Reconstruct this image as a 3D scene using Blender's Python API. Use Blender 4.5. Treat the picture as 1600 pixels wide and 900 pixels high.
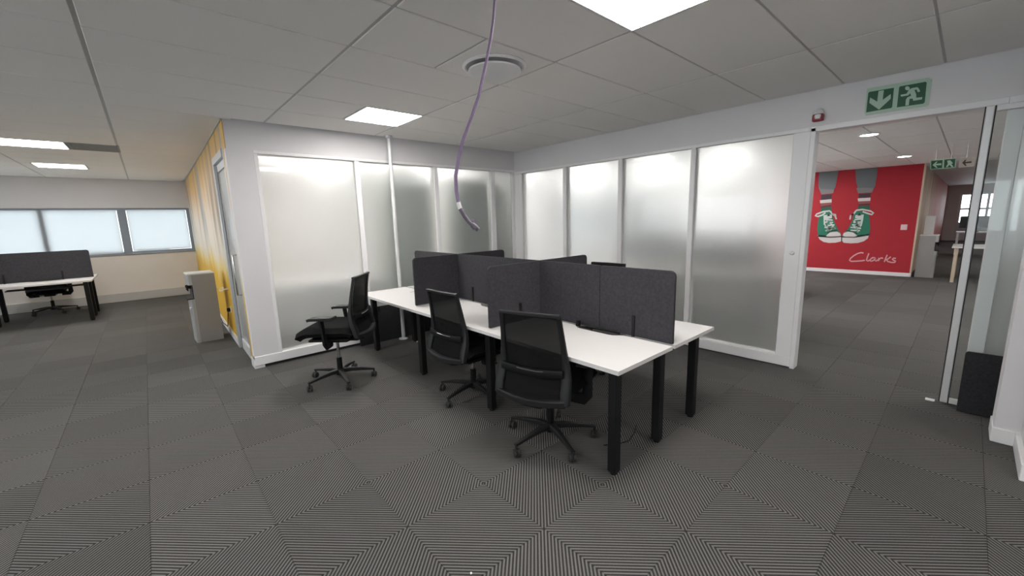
import bpy, bmesh, math, random
from mathutils import Vector, Matrix
random.seed(7)
for o in list(bpy.data.objects): bpy.data.objects.remove(o)
SC = bpy.context.scene
COL = SC.collection

# ------------------------------------------------------------------ camera
CAM_H = 1.563
RIGHT = Vector((0.74363208, -0.66803308, -0.02726048))
UP = Vector((0.13268475, 0.10749252, 0.98531219))
FWD = Vector((0.65529084, 0.7363268, -0.16857269))
FPX = 632.65
cd = bpy.data.cameras.new('camera'); cd.sensor_width = 36.0; cd.lens = FPX / 1600 * 36.0
cd.clip_start = 0.05; cd.clip_end = 200
cam = bpy.data.objects.new('camera', cd); COL.objects.link(cam)
cam.matrix_world = Matrix(((RIGHT.x, UP.x, -FWD.x, 0), (RIGHT.y, UP.y, -FWD.y, 0), (RIGHT.z, UP.z, -FWD.z, CAM_H), (0, 0, 0, 1)))
SC.camera = cam
def ray(u, v): return RIGHT * ((u - 800) / FPX) + UP * ((450 - v) / FPX) + FWD
def on_x(u, v, x):
    d = ray(u, v); return d * (x / d.x) + Vector((0, 0, CAM_H))
def on_z(u, v, z):
    d = ray(u, v); return d * ((z - CAM_H) / d.z) + Vector((0, 0, CAM_H))

# ------------------------------------------------------------------ world, exposure
W = bpy.data.worlds.new('world'); SC.world = W; W.use_nodes = True
bg = W.node_tree.nodes['Background']; bg.inputs[0].default_value = (0.90, 0.95, 1.0, 1); bg.inputs[1].default_value = 3.2
SC.view_settings.view_transform = 'Standard'; SC.view_settings.look = 'None'
SC.view_settings.exposure = 0.54; SC.view_settings.gamma = 1.0; SC.view_settings.use_curve_mapping = False
LAMP = 22.5          # radiance of the ceiling panels

H = 2.627            # ceiling height
HH = 2.51            # ceiling height of the hall behind the door
XB = 4.66            # face of the right-hand glazed wall
YA = 5.10            # face of the back glazed wall
YW = 12.30           # window wall

# ------------------------------------------------------------------ materials
MATS = {}
def nodes(name):
    m = bpy.data.materials.new(name); m.use_nodes = True
    nt = m.node_tree; b = nt.nodes['Principled BSDF']; MATS[name] = m
    return m, nt, b
def N(nt, t, **kw):
    n = nt.nodes.new(t)
    for k, v in kw.items(): setattr(n, k, v)
    return n
def M_(nt, op, a, b=None, c=None):
    n = N(nt, 'ShaderNodeMath', operation=op)
    for i, v in enumerate((a, b, c)):
        if v is None: continue
        if isinstance(v, (int, float)): n.inputs[i].default_value = v
        else: nt.links.new(v, n.inputs[i])
    return n.outputs[0]
def plain(name, col, rough=.5, metal=0, noise=0.0, nscale=40, bump=0.0, spec=.5, coat=0):
    m, nt, b = nodes(name)
    b.inputs['Base Color'].default_value = (*col, 1); b.inputs['Roughness'].default_value = rough
    b.inputs['Metallic'].default_value = metal; b.inputs['Specular IOR Level'].default_value = spec
    b.inputs['Coat Weight'].default_value = coat
    if noise or bump:
        tc = N(nt, 'ShaderNodeTexCoord'); nz = N(nt, 'ShaderNodeTexNoise'); nz.inputs['Scale'].default_value = nscale
        nz.inputs['Detail'].default_value = 4
        nt.links.new(tc.outputs['Object'], nz.inputs['Vector'])
        if noise:
            r = N(nt, 'ShaderNodeValToRGB')
            r.color_ramp.elements[0].position = .3; r.color_ramp.elements[1].position = .7
            r.color_ramp.elements[0].color = (*[c * (1 - noise) for c in col], 1)
            r.color_ramp.elements[1].color = (*[min(1, c * (1 + noise)) for c in col], 1)
            nt.links.new(nz.outputs['Fac'], r.inputs[0]); nt.links.new(r.outputs[0], b.inputs['Base Color'])
        if bump:
            bp = N(nt, 'ShaderNodeBump'); bp.inputs['Strength'].default_value = bump; bp.inputs['Distance'].default_value = .004
            nt.links.new(nz.outputs['Fac'], bp.inputs['Height']); nt.links.new(bp.outputs[0], b.inputs['Normal'])
    return m
plain('wall_white', (.71, .695, .705), .6, noise=.015, nscale=3, bump=.05)
plain('wall_cream', (.74, .69, .63), .65, noise=.02, nscale=3)
plain('wall_red', (.40, .016, .028), .75, noise=.03, nscale=6)
plain('trim_white', (.82, .81, .815), .35)
plain('trim_grey', (.50, .49, .47), .5)
plain('alu', (.60, .61, .62), .35, metal=.6)
plain('alu_light', (.66, .66, .66), .4, metal=.25)
plain('window_frame', (.24, .28, .33), .45)
plain('ceiling_tile', (.90, .875, .85), .9, noise=.04, nscale=220, bump=.25)
plain('ceiling_bar', (.55, .55, .54), .5)
plain('vent_grey', (.30, .29, .28), .6)
plain('dark_void', (.03, .03, .03), .8)
plain('desk_white', (.745, .725, .71), .38)
plain('desk_edge', (.74, .73, .72), .45)
plain('metal_black', (.006, .006, .0065), .5, spec=.3)
plain('felt', (.036, .034, .039), .95, noise=.22, nscale=55, bump=.5)
plain('felt_dark', (.021, .021, .024), .95, noise=.3, nscale=70, bump=.4)
plain('plastic_black', (.007, .007, .0075), .5, spec=.2)
plain('plastic_grey', (.013, .013, .014), .45, spec=.3)
plain('fabric_black', (.009, .009, .0095), .9, bump=.3, nscale=300, spec=.12)
plain('chrome', (.55, .54, .53), .22, metal=1)
plain('rubber', (.02, .02, .02), .6)
plain('dispenser_side', (.31, .298, .292), .45, metal=.3, noise=.02)
plain('dispenser_front', (.42, .42, .42), .35, metal=.3)
plain('dispenser_top', (.66, .66, .65), .4)
plain('purple', (.22, .155, .26), .5, noise=.05)
plain('purple_dark', (.115, .095, .125), .5)
plain('white_plastic', (.78, .76, .77), .4)
plain('sign_pale', (.42, .58, .46), .5)
plain('sign_green', (.010, .085, .035), .45)
plain('sign_board', (.55, .57, .55), .5)
plain('sign_brown', (.07, .035, .03), .5)
plain('sign_tan', (.45, .41, .37), .5)
plain('alarm_red', (.22, .012, .025), .35)
plain('mural_trouser', (.135, .155, .165), .6)
plain('mural_trouser_light', (.21, .20, .205), .6)
plain('mural_dark', (.045, .028, .04), .6)
plain('mural_white', (.62, .58, .57), .6)
plain('mural_grey', (.36, .36, .36), .6)
plain('mural_brown', (.26, .075, .07), .6)
plain('mural_maroon', (.115, .02, .03), .6)
plain('mural_green', (.012, .16, .095), .6)
plain('mural_green_dark', (.012, .105, .065), .6)
plain('mural_ink', (.012, .02, .022), .6)
plain('mural_pink', (.72, .36, .38), .6)
plain('mural_lace', (.55, .60, .58), .6)
plain('switch_pink', (.75, .55, .56), .4)
plain('wood_pale', (.55, .45, .34), .5)
plain('cabinet_green', (.20, .235, .215), .5)
plain('paper', (.85, .85, .85), .7)
plain('cord_yellow', (.65, .42, .04), .5)
plain('screen_black', (.01, .01, .012), .25)
plain('building', (.55, .53, .50), .8)
plain('building_glass', (.12, .15, .18), .3)

def stripes(name, world):
    m, nt, b = nodes(name)
    L = nt.links.new
    if world:
        geo = N(nt, 'ShaderNodeNewGeometry'); sep = N(nt, 'ShaderNodeSeparateXYZ'); L(geo.outputs['Position'], sep.inputs[0])
        u = M_(nt, 'DIVIDE', M_(nt, 'SUBTRACT', sep.outputs[0], FU), .5); v = M_(nt, 'DIVIDE', M_(nt, 'SUBTRACT', sep.outputs[1], FV), .5)
        iu = M_(nt, 'FLOOR', u); iv = M_(nt, 'FLOOR', v)
        par = M_(nt, 'FLOORED_MODULO', M_(nt, 'ADD', iu, iv), 2.0)
        x = M_(nt, 'MULTIPLY', M_(nt, 'SUBTRACT', M_(nt, 'SUBTRACT', u, iu), .5), .5)
        y = M_(nt, 'MULTIPLY', M_(nt, 'SUBTRACT', M_(nt, 'SUBTRACT', v, iv), .5), .5)
        sg = M_(nt, 'SUBTRACT', 1.0, M_(nt, 'MULTIPLY', par, 2.0))
        s = M_(nt, 'ADD', x, M_(nt, 'MULTIPLY', y, sg)); vec = geo.outputs['Position']
        wn = N(nt, 'ShaderNodeTexWhiteNoise', noise_dimensions='2D'); cx = N(nt, 'ShaderNodeCombineXYZ')
        L(iu, cx.inputs[0]); L(iv, cx.inputs[1]); L(cx.outputs[0], wn.inputs['Vector']); rnd = wn.outputs['Value']
    else:
        tc = N(nt, 'ShaderNodeTexCoord'); sep = N(nt, 'ShaderNodeSeparateXYZ'); L(tc.outputs['Object'], sep.inputs[0])
        s = M_(nt, 'ADD', sep.outputs[0], sep.outputs[1]); vec = tc.outputs['Object']
        oi = N(nt, 'ShaderNodeObjectInfo'); rnd = oi.outputs['Random']
    # pitch along the tile diagonal: 43 stripes, a dark rib in the middle
    ph = M_(nt, 'MULTIPLY', s, 43 * 2 * math.pi)
    wv = M_(nt, 'ADD', M_(nt, 'MULTIPLY', M_(nt, 'COSINE', ph), -.5), .5)
    nz = N(nt, 'ShaderNodeTexNoise'); nz.inputs['Scale'].default_value = 260; nz.inputs['Detail'].default_value = 3; L(vec, nz.inputs['Vector'])
    w2 = M_(nt, 'ADD', wv, M_(nt, 'MULTIPLY', M_(nt, 'SUBTRACT', nz.outputs['Fac'], .5), .7))
    rp = N(nt, 'ShaderNodeValToRGB'); e = rp.color_ramp.elements
    e[0].position = .30; e[0].color = (.038, .0365, .0355, 1); e[1].position = .80; e[1].color = (.170, .164, .158, 1)
    L(w2, rp.inputs[0])
    k = M_(nt, 'ADD', .90, M_(nt, 'MULTIPLY', rnd, .20))
    mx = N(nt, 'ShaderNodeVectorMath', operation='SCALE'); L(rp.outputs[0], mx.inputs[0]); L(k, mx.inputs['Scale'])
    L(mx.outputs[0], b.inputs['Base Color']); b.inputs['Roughness'].default_value = .95; b.inputs['Specular IOR Level'].default_value = .15
    bp = N(nt, 'ShaderNodeBump'); bp.inputs['Strength'].default_value = .35; bp.inputs['Distance'].default_value = .003
    L(w2, bp.inputs['Height']); L(bp.outputs[0], b.inputs['Normal'])
FU, FV = 1.312, 1.780
stripes('carpet', False); stripes('carpet_far', True)

def frosted():
    m, nt, b = nodes('glass_frosted')
    b.inputs['Base Color'].default_value = (.955, .985, .97, 1)
    b.inputs['Transmission Weight'].default_value = .88; b.inputs['Roughness'].default_value = .36
    b.inputs['IOR'].default_value = 1.45; b.inputs['Coat Weight'].default_value = .55; b.inputs['Coat Roughness'].default_value = .03
frosted()
def thin(name, tint, fac, rough):
    m, nt, b = nodes(name); nt.nodes.remove(b)
    t = N(nt, 'ShaderNodeBsdfTransparent'); t.inputs[0].default_value = (*tint, 1)
    g = N(nt, 'ShaderNodeBsdfGlossy'); g.inputs['Roughness'].default_value = rough
    fr = N(nt, 'ShaderNodeFresnel'); fr.inputs[0].default_value = fac
    mx = N(nt, 'ShaderNodeMixShader'); nt.links.new(fr.outputs[0], mx.inputs[0]); nt.links.new(t.outputs[0], mx.inputs[1]); nt.links.new(g.outputs[0], mx.inputs[2])
    nt.links.new(mx.outputs[0], nt.nodes['Material Output'].inputs[0])
thin('glass_clear', (.965, .982, .978), 1.35, .02)
def mixmat(name, a, col, tcol, f_trans, f_translucent=0):
    m, nt, b = nodes(name)
    b.inputs['Base Color'].default_value = (*col, 1); b.inputs['Roughness'].default_value = .85; b.inputs['Specular IOR Level'].default_value = .12
    t = N(nt, 'ShaderNodeBsdfTransparent'); t.inputs[0].default_value = (*tcol, 1)
    mx = N(nt, 'ShaderNodeMixShader'); mx.inputs[0].default_value = f_trans
    src = b.outputs[0]
    if f_translucent:
        tr = N(nt, 'ShaderNodeBsdfTranslucent'); tr.inputs[0].default_value = (*col, 1)
        m2 = N(nt, 'ShaderNodeMixShader'); m2.inputs[0].default_value = f_translucent
        nt.links.new(src, m2.inputs[1]); nt.links.new(tr.outputs[0], m2.inputs[2]); src = m2.outputs[0]
    nt.links.new(src, mx.inputs[1]); nt.links.new(t.outputs[0], mx.inputs[2]); nt.links.new(mx.outputs[0], nt.nodes['Material Output'].inputs[0])
mixmat('chair_mesh', 0, (.011, .011, .0115), (1, 1, 1), .16)
mixmat('blind', 0, (.72, .74, .755), (.97, 1, 1), .12, .72)
def emit(name, col, s):
    m, nt, b = nodes(name)
    b.inputs['Base Color'].default_value = (.8, .8, .8, 1)
    b.inputs['Emission Color'].default_value = (*col, 1); b.inputs['Emission Strength'].default_value = s
emit('lamp', (1, .97, .94), LAMP); emit('downlight', (.95, .97, 1), 30)
def yellow_mural():
    # printed wall covering: yellow low down, fading to cream, with tan, grey and green drips from the top
    m, nt, b = nodes('wall_yellow'); L = nt.links.new
    g = N(nt, 'ShaderNodeNewGeometry'); sp = N(nt, 'ShaderNodeSeparateXYZ'); L(g.outputs['Position'], sp.inputs[0])
    mp = N(nt, 'ShaderNodeMapping'); mp.inputs['Scale'].default_value = (1, 2.1, .30); L(g.outputs['Position'], mp.inputs[0])
    nz = N(nt, 'ShaderNodeTexNoise'); nz.inputs['Scale'].default_value = 1.7; nz.inputs['Detail'].default_value = 5; L(mp.outputs[0], nz.inputs['Vector'])
    hz = M_(nt, 'ADD', sp.outputs[2], M_(nt, 'MULTIPLY', M_(nt, 'SUBTRACT', nz.outputs['Fac'], .5), .8))
    r = N(nt, 'ShaderNodeValToRGB'); e = r.color_ramp.elements
    e[0].position = 0; e[0].color = (.70, .40, .025, 1); e[1].position = 1; e[1].color = (.68, .42, .10, 1)
    for p, c in ((.30, (.74, .44, .035)), (.37, (.76, .60, .24)), (.44, (.74, .66, .54)), (.60, (.74, .64, .52)), (.74, (.74, .55, .36)), (.86, (.70, .43, .16))):
        q = r.color_ramp.elements.new(p); q.color = (*c, 1)
    L(M_(nt, 'DIVIDE', hz, 2.7), r.inputs[0])
    mp2 = N(nt, 'ShaderNodeMapping'); mp2.inputs['Scale'].default_value = (1, 1.9, .22); L(g.outputs['Position'], mp2.inputs[0])
    n2 = N(nt, 'ShaderNodeTexNoise'); n2.inputs['Scale'].default_value = 2.0; n2.inputs['Detail'].default_value = 3; L(mp2.outputs[0], n2.inputs['Vector'])
    r2 = N(nt, 'ShaderNodeValToRGB'); r2.color_ramp.elements[0].position = .50; r2.color_ramp.elements[1].position = .60
    L(n2.outputs['Fac'], r2.inputs[0])
    up = N(nt, 'ShaderNodeMapRange'); up.inputs[1].default_value = 1.0; up.inputs[2].default_value = 1.7; L(sp.outputs[2], up.inputs[0])
    n3 = N(nt, 'ShaderNodeTexNoise'); n3.inputs['Scale'].default_value = .8; L(mp2.outputs[0], n3.inputs['Vector'])
    r3 = N(nt, 'ShaderNodeValToRGB'); r3.color_ramp.elements[0].color = (.36, .23, .12, 1); r3.color_ramp.elements[1].color = (.30, .32, .33, 1)
    r3.color_ramp.elements[0].position = .42; r3.color_ramp.elements[1].position = .58; L(n3.outputs['Fac'], r3.inputs[0])
    mx = N(nt, 'ShaderNodeMix', data_type='RGBA'); L(M_(nt, 'MULTIPLY', M_(nt, 'MULTIPLY', r2.outputs[0], up.outputs[0]), .85), mx.inputs[0])
    L(r.outputs[0], mx.inputs[6]); L(r3.outputs[0], mx.inputs[7]); L(mx.outputs[2], b.inputs['Base Color']); b.inputs['Roughness'].default_value = .5
yellow_mural()
def corridor_mural():
    m, nt, b = nodes('wall_corridor'); L = nt.links.new
    g = N(nt, 'ShaderNodeNewGeometry'); sp = N(nt, 'ShaderNodeSeparateXYZ'); L(g.outputs['Position'], sp.inputs[0])
    mp = N(nt, 'ShaderNodeMapping'); mp.inputs['Scale'].default_value = (1.6, 1, .25); L(g.outputs['Position'], mp.inputs[0])
    nz = N(nt, 'ShaderNodeTexNoise'); nz.inputs['Scale'].default_value = 1.3; nz.inputs['Detail'].default_value = 4; L(mp.outputs[0], nz.inputs['Vector'])
    t = M_(nt, 'ADD', M_(nt, 'DIVIDE', M_(nt, 'SUBTRACT', sp.outputs[0], 12.9), 9.0), M_(nt, 'MULTIPLY', M_(nt, 'SUBTRACT', nz.outputs['Fac'], .5), 1.3))
    r = N(nt, 'ShaderNodeValToRGB'); e = r.color_ramp.elements
    e[0].position = 0; e[0].color = (.38, .24, .14, 1); e[1].position = 1; e[1].color = (.45, .08, .07, 1)
    q = e.new(.30); q.color = (.52, .40, .30, 1); q = e.new(.45); q.color = (.34, .20, .14, 1); q = e.new(.65); q.color = (.50, .20, .17, 1)
    L(t, r.inputs[0]); L(r.outputs[0], b.inputs['Base Color']); b.inputs['Roughness'].default_value = .6
corridor_mural()

# ------------------------------------------------------------------ mesh helpers
class MB:
    def __init__(s): s.b = bmesh.new()
    def box(s, x0, x1, y0, y1, z0, z1, bev=0, seg=1):
        vs = [s.b.verts.new((x, y, z)) for z in (z0, z1) for x, y in ((x0, y0), (x1, y0), (x1, y1), (x0, y1))]
        fs = [(3, 2, 1, 0), (4, 5, 6, 7), (0, 1, 5, 4), (1, 2, 6, 5), (2, 3, 7, 6), (3, 0, 4, 7)]
        faces = [s.b.faces.new([vs[i] for i in f]) for f in fs]
        if bev:
            ed = list({e for f in faces for e in f.edges})
            bmesh.ops.bevel(s.b, geom=ed, offset=bev, segments=seg, affect='EDGES', profile=.5)
        return s
    def prism(s, pts, d0, d1, axis='z'):
        # polygon pts (2D) extruded between d0 and d1 along axis
        def P(a, b, d): return {'z': (a, b, d), 'x': (d, a, b), 'y': (a, d, b)}[axis]
        lo = [s.b.verts.new(P(a, b, d0)) for a, b in pts]; hi = [s.b.verts.new(P(a, b, d1)) for a, b in pts]
        n = len(pts)
        fs = [s.b.faces.new(lo[::-1]), s.b.faces.new(hi)]
        for i in range(n): s.b.faces.new((lo[i], lo[(i + 1) % n], hi[(i + 1) % n], hi[i]))
        return s
    def tube(s, path, r, n=10, closed_ends=True, sx=1.0):
        path = [Vector(p) for p in path]; m = len(path)
        rs = r if isinstance(r, (list, tuple)) else [r] * m
        rings = []; ref = None
        for i, p in enumerate(path):
            t = (path[min(i + 1, m - 1)] - path[max(i - 1, 0)]).normalized()
            if ref is None: ref = Vector((0, 0, 1)) if abs(t.z) < .9 else Vector((1, 0, 0))
            a = t.cross(ref).normalized(); c = a.cross(t).normalized(); ref = c
            rings.append([s.b.verts.new(p + (a * math.cos(2 * math.pi * k / n) * sx + c * math.sin(2 * math.pi * k / n)) * rs[i]) for k in range(n)])
        for i in range(m - 1):
            for k in range(n):
                s.b.faces.new((rings[i][k], rings[i][(k + 1) % n], rings[i + 1][(k + 1) % n], rings[i + 1][k]))
        if closed_ends: s.b.faces.new(rings[0][::-1]); s.b.faces.new(rings[-1])
        return s
    def bar(s, path, w, t, up=(0, 0, 1)):
        # rectangular section swept along path: w across, t along 'up'; w/t may be lists
        path = [Vector(p) for p in path]; m = len(path)
        ws = w if isinstance(w, (list, tuple)) else [w] * m; ts = t if isinstance(t, (list, tuple)) else [t] * m
        rings = []
        for i, p in enumerate(path):
            d = (path[min(i + 1, m - 1)] - path[max(i - 1, 0)]).normalized()
            a = d.cross(Vector(up)).normalized(); c = a.cross(d).normalized()
            hw, ht = ws[i] / 2, ts[i] / 2; q = .35
            prof = [(-1, -1 + q), (-1 + q, -1), (1 - q, -1), (1, -1 + q), (1, 1 - q), (1 - q, 1), (-1 + q, 1), (-1, 1 - q)]
            rings.append([s.b.verts.new(p + a * hw * x + c * ht * y) for x, y in prof])
        n = 8
        for i in range(m - 1):
            for k in range(n): s.b.faces.new((rings[i][k], rings[i][(k + 1) % n], rings[i + 1][(k + 1) % n], rings[i + 1][k]))
        s.b.faces.new(rings[0][::-1]); s.b.faces.new(rings[-1])
        return s
    def cyl(s, c, r, z0, z1, n=24, r2=None):
        r2 = r if r2 is None else r2
        return s.tube([(c[0], c[1], z0), (c[0], c[1], z1)], [r, r2], n)
    def lathe(s, c, prof, n=32):
        rings = []
        for r, z in prof:
            rings.append([s.b.verts.new((c[0] + r * math.cos(2 * math.pi * k / n), c[1] + r * math.sin(2 * math.pi * k / n), z)) for k in range(n)])
        for i in range(len(rings) - 1):
            for k in range(n): s.b.faces.new((rings[i][k], rings[i][(k + 1) % n], rings[i + 1][(k + 1) % n], rings[i + 1][k]))
        s.b.faces.new(rings[0][::-1]); s.b.faces.new(rings[-1])
        return s
    def grid(s, fn, nu, nv, thick=None):
        vs = [[s.b.verts.new(fn(i / nu, j / nv)) for j in range(nv + 1)] for i in range(nu + 1)]
        for i in range(nu):
            for j in range(nv): s.b.faces.new((vs[i][j], vs[i + 1][j], vs[i + 1][j + 1], vs[i][j + 1]))
        if thick:
            bmesh.ops.recalc_face_normals(s.b, faces=s.b.faces)
            bmesh.ops.solidify(s.b, geom=list(s.b.faces), thickness=thick)
        return s
    def mesh(s, name, mat, smooth=False):
        bmesh.ops.recalc_face_normals(s.b, faces=s.b.faces)
        me = bpy.data.meshes.new(name); s.b.to_mesh(me); s.b.free()
        me.materials.append(MATS[mat])
        if smooth:
            for p in me.polygons: p.use_smooth = True
            try: me.set_sharp_from_angle(angle=math.radians(40))
            except Exception: pass
        return me
    def build(s, name, mat, parent=None, smooth=False, loc=None):
        return place(name, s.mesh(name, mat, smooth), parent, loc)
def place(name, me, parent=None, loc=None, rz=0):
    o = bpy.data.objects.new(name, me); COL.objects.link(o)
    if parent is not None: o.parent = parent
    if loc is not None: o.location = loc
    if rz: o.rotation_euler.z = rz
    return o
def tag(o, label=None, cat=None, group=None, kind=None):
    if label: o['label'] = label
    if cat: o['category'] = cat
    if group: o['group'] = group
    if kind: o['kind'] = kind
    return o
def thing(name, label, cat, loc=(0, 0, 0), rz=0, group=None):
    o = bpy.data.objects.new(name, None); COL.objects.link(o); o.location = loc; o.rotation_euler.z = rz
    o.empty_display_size = .1
    return tag(o, label, cat, group)
def setting(name, label=None, loc=(0, 0, 0), rz=0):
    o = bpy.data.objects.new(name, None); COL.objects.link(o); o.location = loc; o.rotation_euler.z = rz
    return tag(o, label, None, None, 'structure')
def copy_tree(o, parent=None):
    c = o.copy(); COL.objects.link(c); c.parent = parent
    for ch in list(o.children): copy_tree(ch, c)
    return c
def bx(name, mat, parent, *a, bev=0): return MB().box(*a, bev=bev).build(name, mat, parent)

# ------------------------------------------------------------------ floor of carpet tiles
floor = MB().box(-5.2, 30, -5.2, 13.2, -.12, -.008).build('floor', 'dark_void')
tag(floor, 'grey striped carpet tile floor of the office', None, None, 'structure')
tile_me = MB().box(-.2494, .2494, -.2494, .2494, -.008, 0, bev=.0015).mesh('carpet_tile', 'carpet')
cells = []
for i in range(-13, 58):
    for j in range(-14, 23):
        cx, cy = FU + .5 * (i + .5), FV + .5 * (j + .5)
        if not (-5 < cx < 29.5 and -5 < cy < 13): continue
        d = Vector((cx, cy, -CAM_H)); q = (d.dot(RIGHT), d.dot(UP), d.dot(FWD))
        vis = q[2] > .3 and abs(q[0] / q[2]) < 1.36 and -.80 < q[1] / q[2]
        if vis and cx > 4.4: vis = (-.12 * cx / 4.66 < cy < .235 * cx) and cx < 13.5
        if vis and cy > 5.0 and cx > .75: vis = False
        cells.append((0 if vis else 1, math.hypot(cx, cy), i, j, cx, cy))
cells.sort()
near = [c for c in cells if c[0] == 0][:296]
ns = {(c[2], c[3]) for c in near}
for c in near:
    place('carpet_tile', tile_me, floor, (c[4], c[5], 0), 0 if (c[2] + c[3]) % 2 == 0 else math.pi / 2)
mb = MB()
for c in cells:
    if (c[2], c[3]) not in ns: mb.box(c[4] - .2494, c[4] + .2494, c[5] - .2494, c[5] + .2494, -.008, 0)
tag(mb.build('carpet_tile_field', 'carpet_far', floor), None, None, None, 'stuff')

# ------------------------------------------------------------------ ceilings
ceil = MB().box(-5.2, XB + .12, -5.2, 13.2, H + .012, H + .14).build('ceiling', 'wall_white')
tag(ceil, 'suspended ceiling of pale rectangular tiles in a metal grid', None, None, 'structure')
GX, GY = -.121, 3.245
GAPX, GAPY = .022, .014
tile_meshes = {}
def ctile(parent, x0, x1, y0, y1, z):
    key = (round(x1 - x0, 3), round(y1 - y0, 3))
    if key not in tile_meshes:
        w, d = key; tile_meshes[key] = MB().box(-w / 2, w / 2, -d / 2, d / 2, 0, .011, bev=.003).mesh('ceiling_tile', 'ceiling_tile')
    place('ceiling_tile', tile_meshes[key], parent, ((x0 + x1) / 2, (y0 + y1) / 2, z))
SQ = {}      # (col,row) -> where a lamp / diffuser square sits inside the cell (x0,x1)
PANELS = [(1.679, 2.279, 1), (1.679, 2.279, -4), (-1.19, -.59, 7), (-1.19, -.59, 11), (-1.19, -.59, 1), (-1.19, -.59, -4), (1.679, 2.279, -9), (-1.19, -.59, -9)]
# rows are numbered upwards in y from GY: row r spans GY+.6r .. GY+.6(r+1)
HOLES = {}
for x0, x1, r in PANELS: HOLES[r, math.floor((x0 - GX) / 1.2 + 1e-6)] = [(x0, x1)]
HOLES[-2, 1] = [(1.679, 2.279)]
HOLES[7, -1] = [(-1.19, -.59), (-.58, -.10)]
for r in range(-14, 16):
    y0, y1 = GY + .6 * r, GY + .6 * (r + 1)
    for c in range(-4, 4):
        x0, x1 = GX + 1.2 * c, min(GX + 1.2 * (c + 1), XB)
        if y0 > YA - .3 and x0 > .7: continue
        if y0 < -3.1: continue
        if y0 < -1.0 and (x0 < -2.6): pass
        yy1 = min(y1, YW); xx1 = x1
        if y0 > YW - .05: continue
        if y1 > YA and x1 > .9 and x0 < .7: xx1 = .80
        if y1 > YA and x0 > .7: yy1 = YA
        segs = [(x0, xx1)]
        for a, b in HOLES.get((r, c), []):
            ns2 = []
            for s0, s1 in segs:
                if a - s0 > .1: ns2.append((s0, a))
                if s1 - b > .08: ns2.append((b, s1))
            segs = ns2
        for s0, s1 in segs: ctile(ceil, s0 + GAPX / 2, s1 - GAPX / 2, y0 + GAPY / 2, yy1 - GAPY / 2, H)
for r in range(-10, 16):
    y = GY + .6 * r
    if y > YW: continue
    bx('ceiling_grid_bar', 'ceiling_bar', ceil, -5, XB if y < YA else .75, y - .012, y + .012, H + .0075, H + .0119)
for c in range(-3, 4):
    x = GX + 1.2 * c
    bx('ceiling_grid_bar', 'ceiling_bar', ceil, x - .018, x + .018, -3.2, YW if x < .7 else YA, H + .0065, H + .0119)
for r, c in list(HOLES):
    for a, b in HOLES[r, c]:
        for x in (a, b):
            bx('ceiling_grid_bar', 'ceiling_bar', ceil, x - .012, x + .012, GY + .6 * r, GY + .6 * (r + 1), H + .0070, H + .0119)

hceil = MB().box(XB + .12, 30, -5.2, 13.2, HH + .012, HH + .14).build('ceiling', 'wall_white')
tag(hceil, 'lower tiled ceiling of the hall beyond the glazed wall', None, None, 'structure')
for i in range(0, 8):
    x0 = XB + .12 + .6 + 1.2 * (i - 1); x0c = max(x0, XB + .12); x1 = min(x0 + 1.2, 12.9)
    for j in range(-4, 5):
        y0 = -.25 + .6 * j
        if y0 > .24 * x1 + .4: continue
        ctile(hceil, x0c + GAPX / 2, x1 - GAPX / 2, y0 + GAPY / 2, y0 + .6 - GAPY / 2, HH)
for j in range(-4, 6): bx('ceiling_grid_bar', 'ceiling_bar', hceil, XB + .12, 12.9, -.25 + .6 * j - .012, -.25 + .6 * j + .012, HH + .0075, HH + .0119)
for i in range(0, 8):
    x = XB + .12 + .6 + 1.2 * i
    bx('ceiling_grid_bar', 'ceiling_bar', hceil, x - .015, x + .015, -2.6, 3.0, HH + .0065, HH + .0119)

# ------------------------------------------------------------------ back wall: glazed partition
wb = setting('wall_back', 'white framed partition of frosted glass panes along the back')
T = .10
ZT, ZB = 2.325, .135
bx('bulkhead', 'wall_white', wb, .72, XB + T, YA, YA + T, ZT + .02, H + .012)
bx('end_panel', 'wall_white', wb, .712, .955, YA, YA + T, .10, ZT + .02)
bx('transom', 'trim_white', wb, .955, XB, YA - .008, YA + T, ZT - .012, ZT + .02, bev=.003)
bx('plinth', 'trim_white', wb, .712, XB, YA - .010, YA + T, .035, ZB, bev=.004)
bx('plinth_recess', 'dark_void', wb, .76, XB, YA + .03, YA + T - .03, 0, .035)  # black strip paints in the shade of the gap under the plinth
mull = [(.955, .992), (2.012, 2.072), (3.13, 3.19), (4.15, 4.235), (4.60, 4.66)]
for a, b in mull: bx('mullion', 'trim_white', wb, a, b, YA - .006, YA + T, ZB, ZT - .012, bev=.004)
for k in range(4): bx('glass_pane', 'glass_frosted', wb, mull[k][1], mull[k + 1][0], YA + .030, YA + .038, ZB, ZT - .012)
# ------------------------------------------------------------------ right wall: glazed partition with the doorway
wr = setting('wall_right', 'white framed partition of frosted glass panes beside the doorway')
ZTB, ZBB = 2.295, .115
bx('bulkhead', 'wall_white', wr, XB, XB + T, -3.2, YA, ZTB + .02, H + .012)
bx('transom', 'trim_white', wr, XB - .008, XB + T, 1.03, YA, ZTB - .015, ZTB + .02, bev=.003)
bx('plinth', 'trim_white', wr, XB - .010, XB + T, 1.03, YA, .012, ZBB, bev=.004)
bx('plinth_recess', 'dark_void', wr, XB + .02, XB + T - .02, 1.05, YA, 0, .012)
mr = [(1.055, 1.187), (2.105, 2.160), (3.042, 3.105), (3.982, 4.048), (4.925, 5.10)]
for a, b in mr: bx('mullion', 'trim_white', wr, XB - .006, XB + T, a, b, ZBB, ZTB - .015, bev=.004)
for k in range(4): bx('glass_pane', 'glass_frosted', wr, XB + .030, XB + .038, mr[k][1], mr[k + 1][0], ZBB, ZTB - .015)
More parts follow.
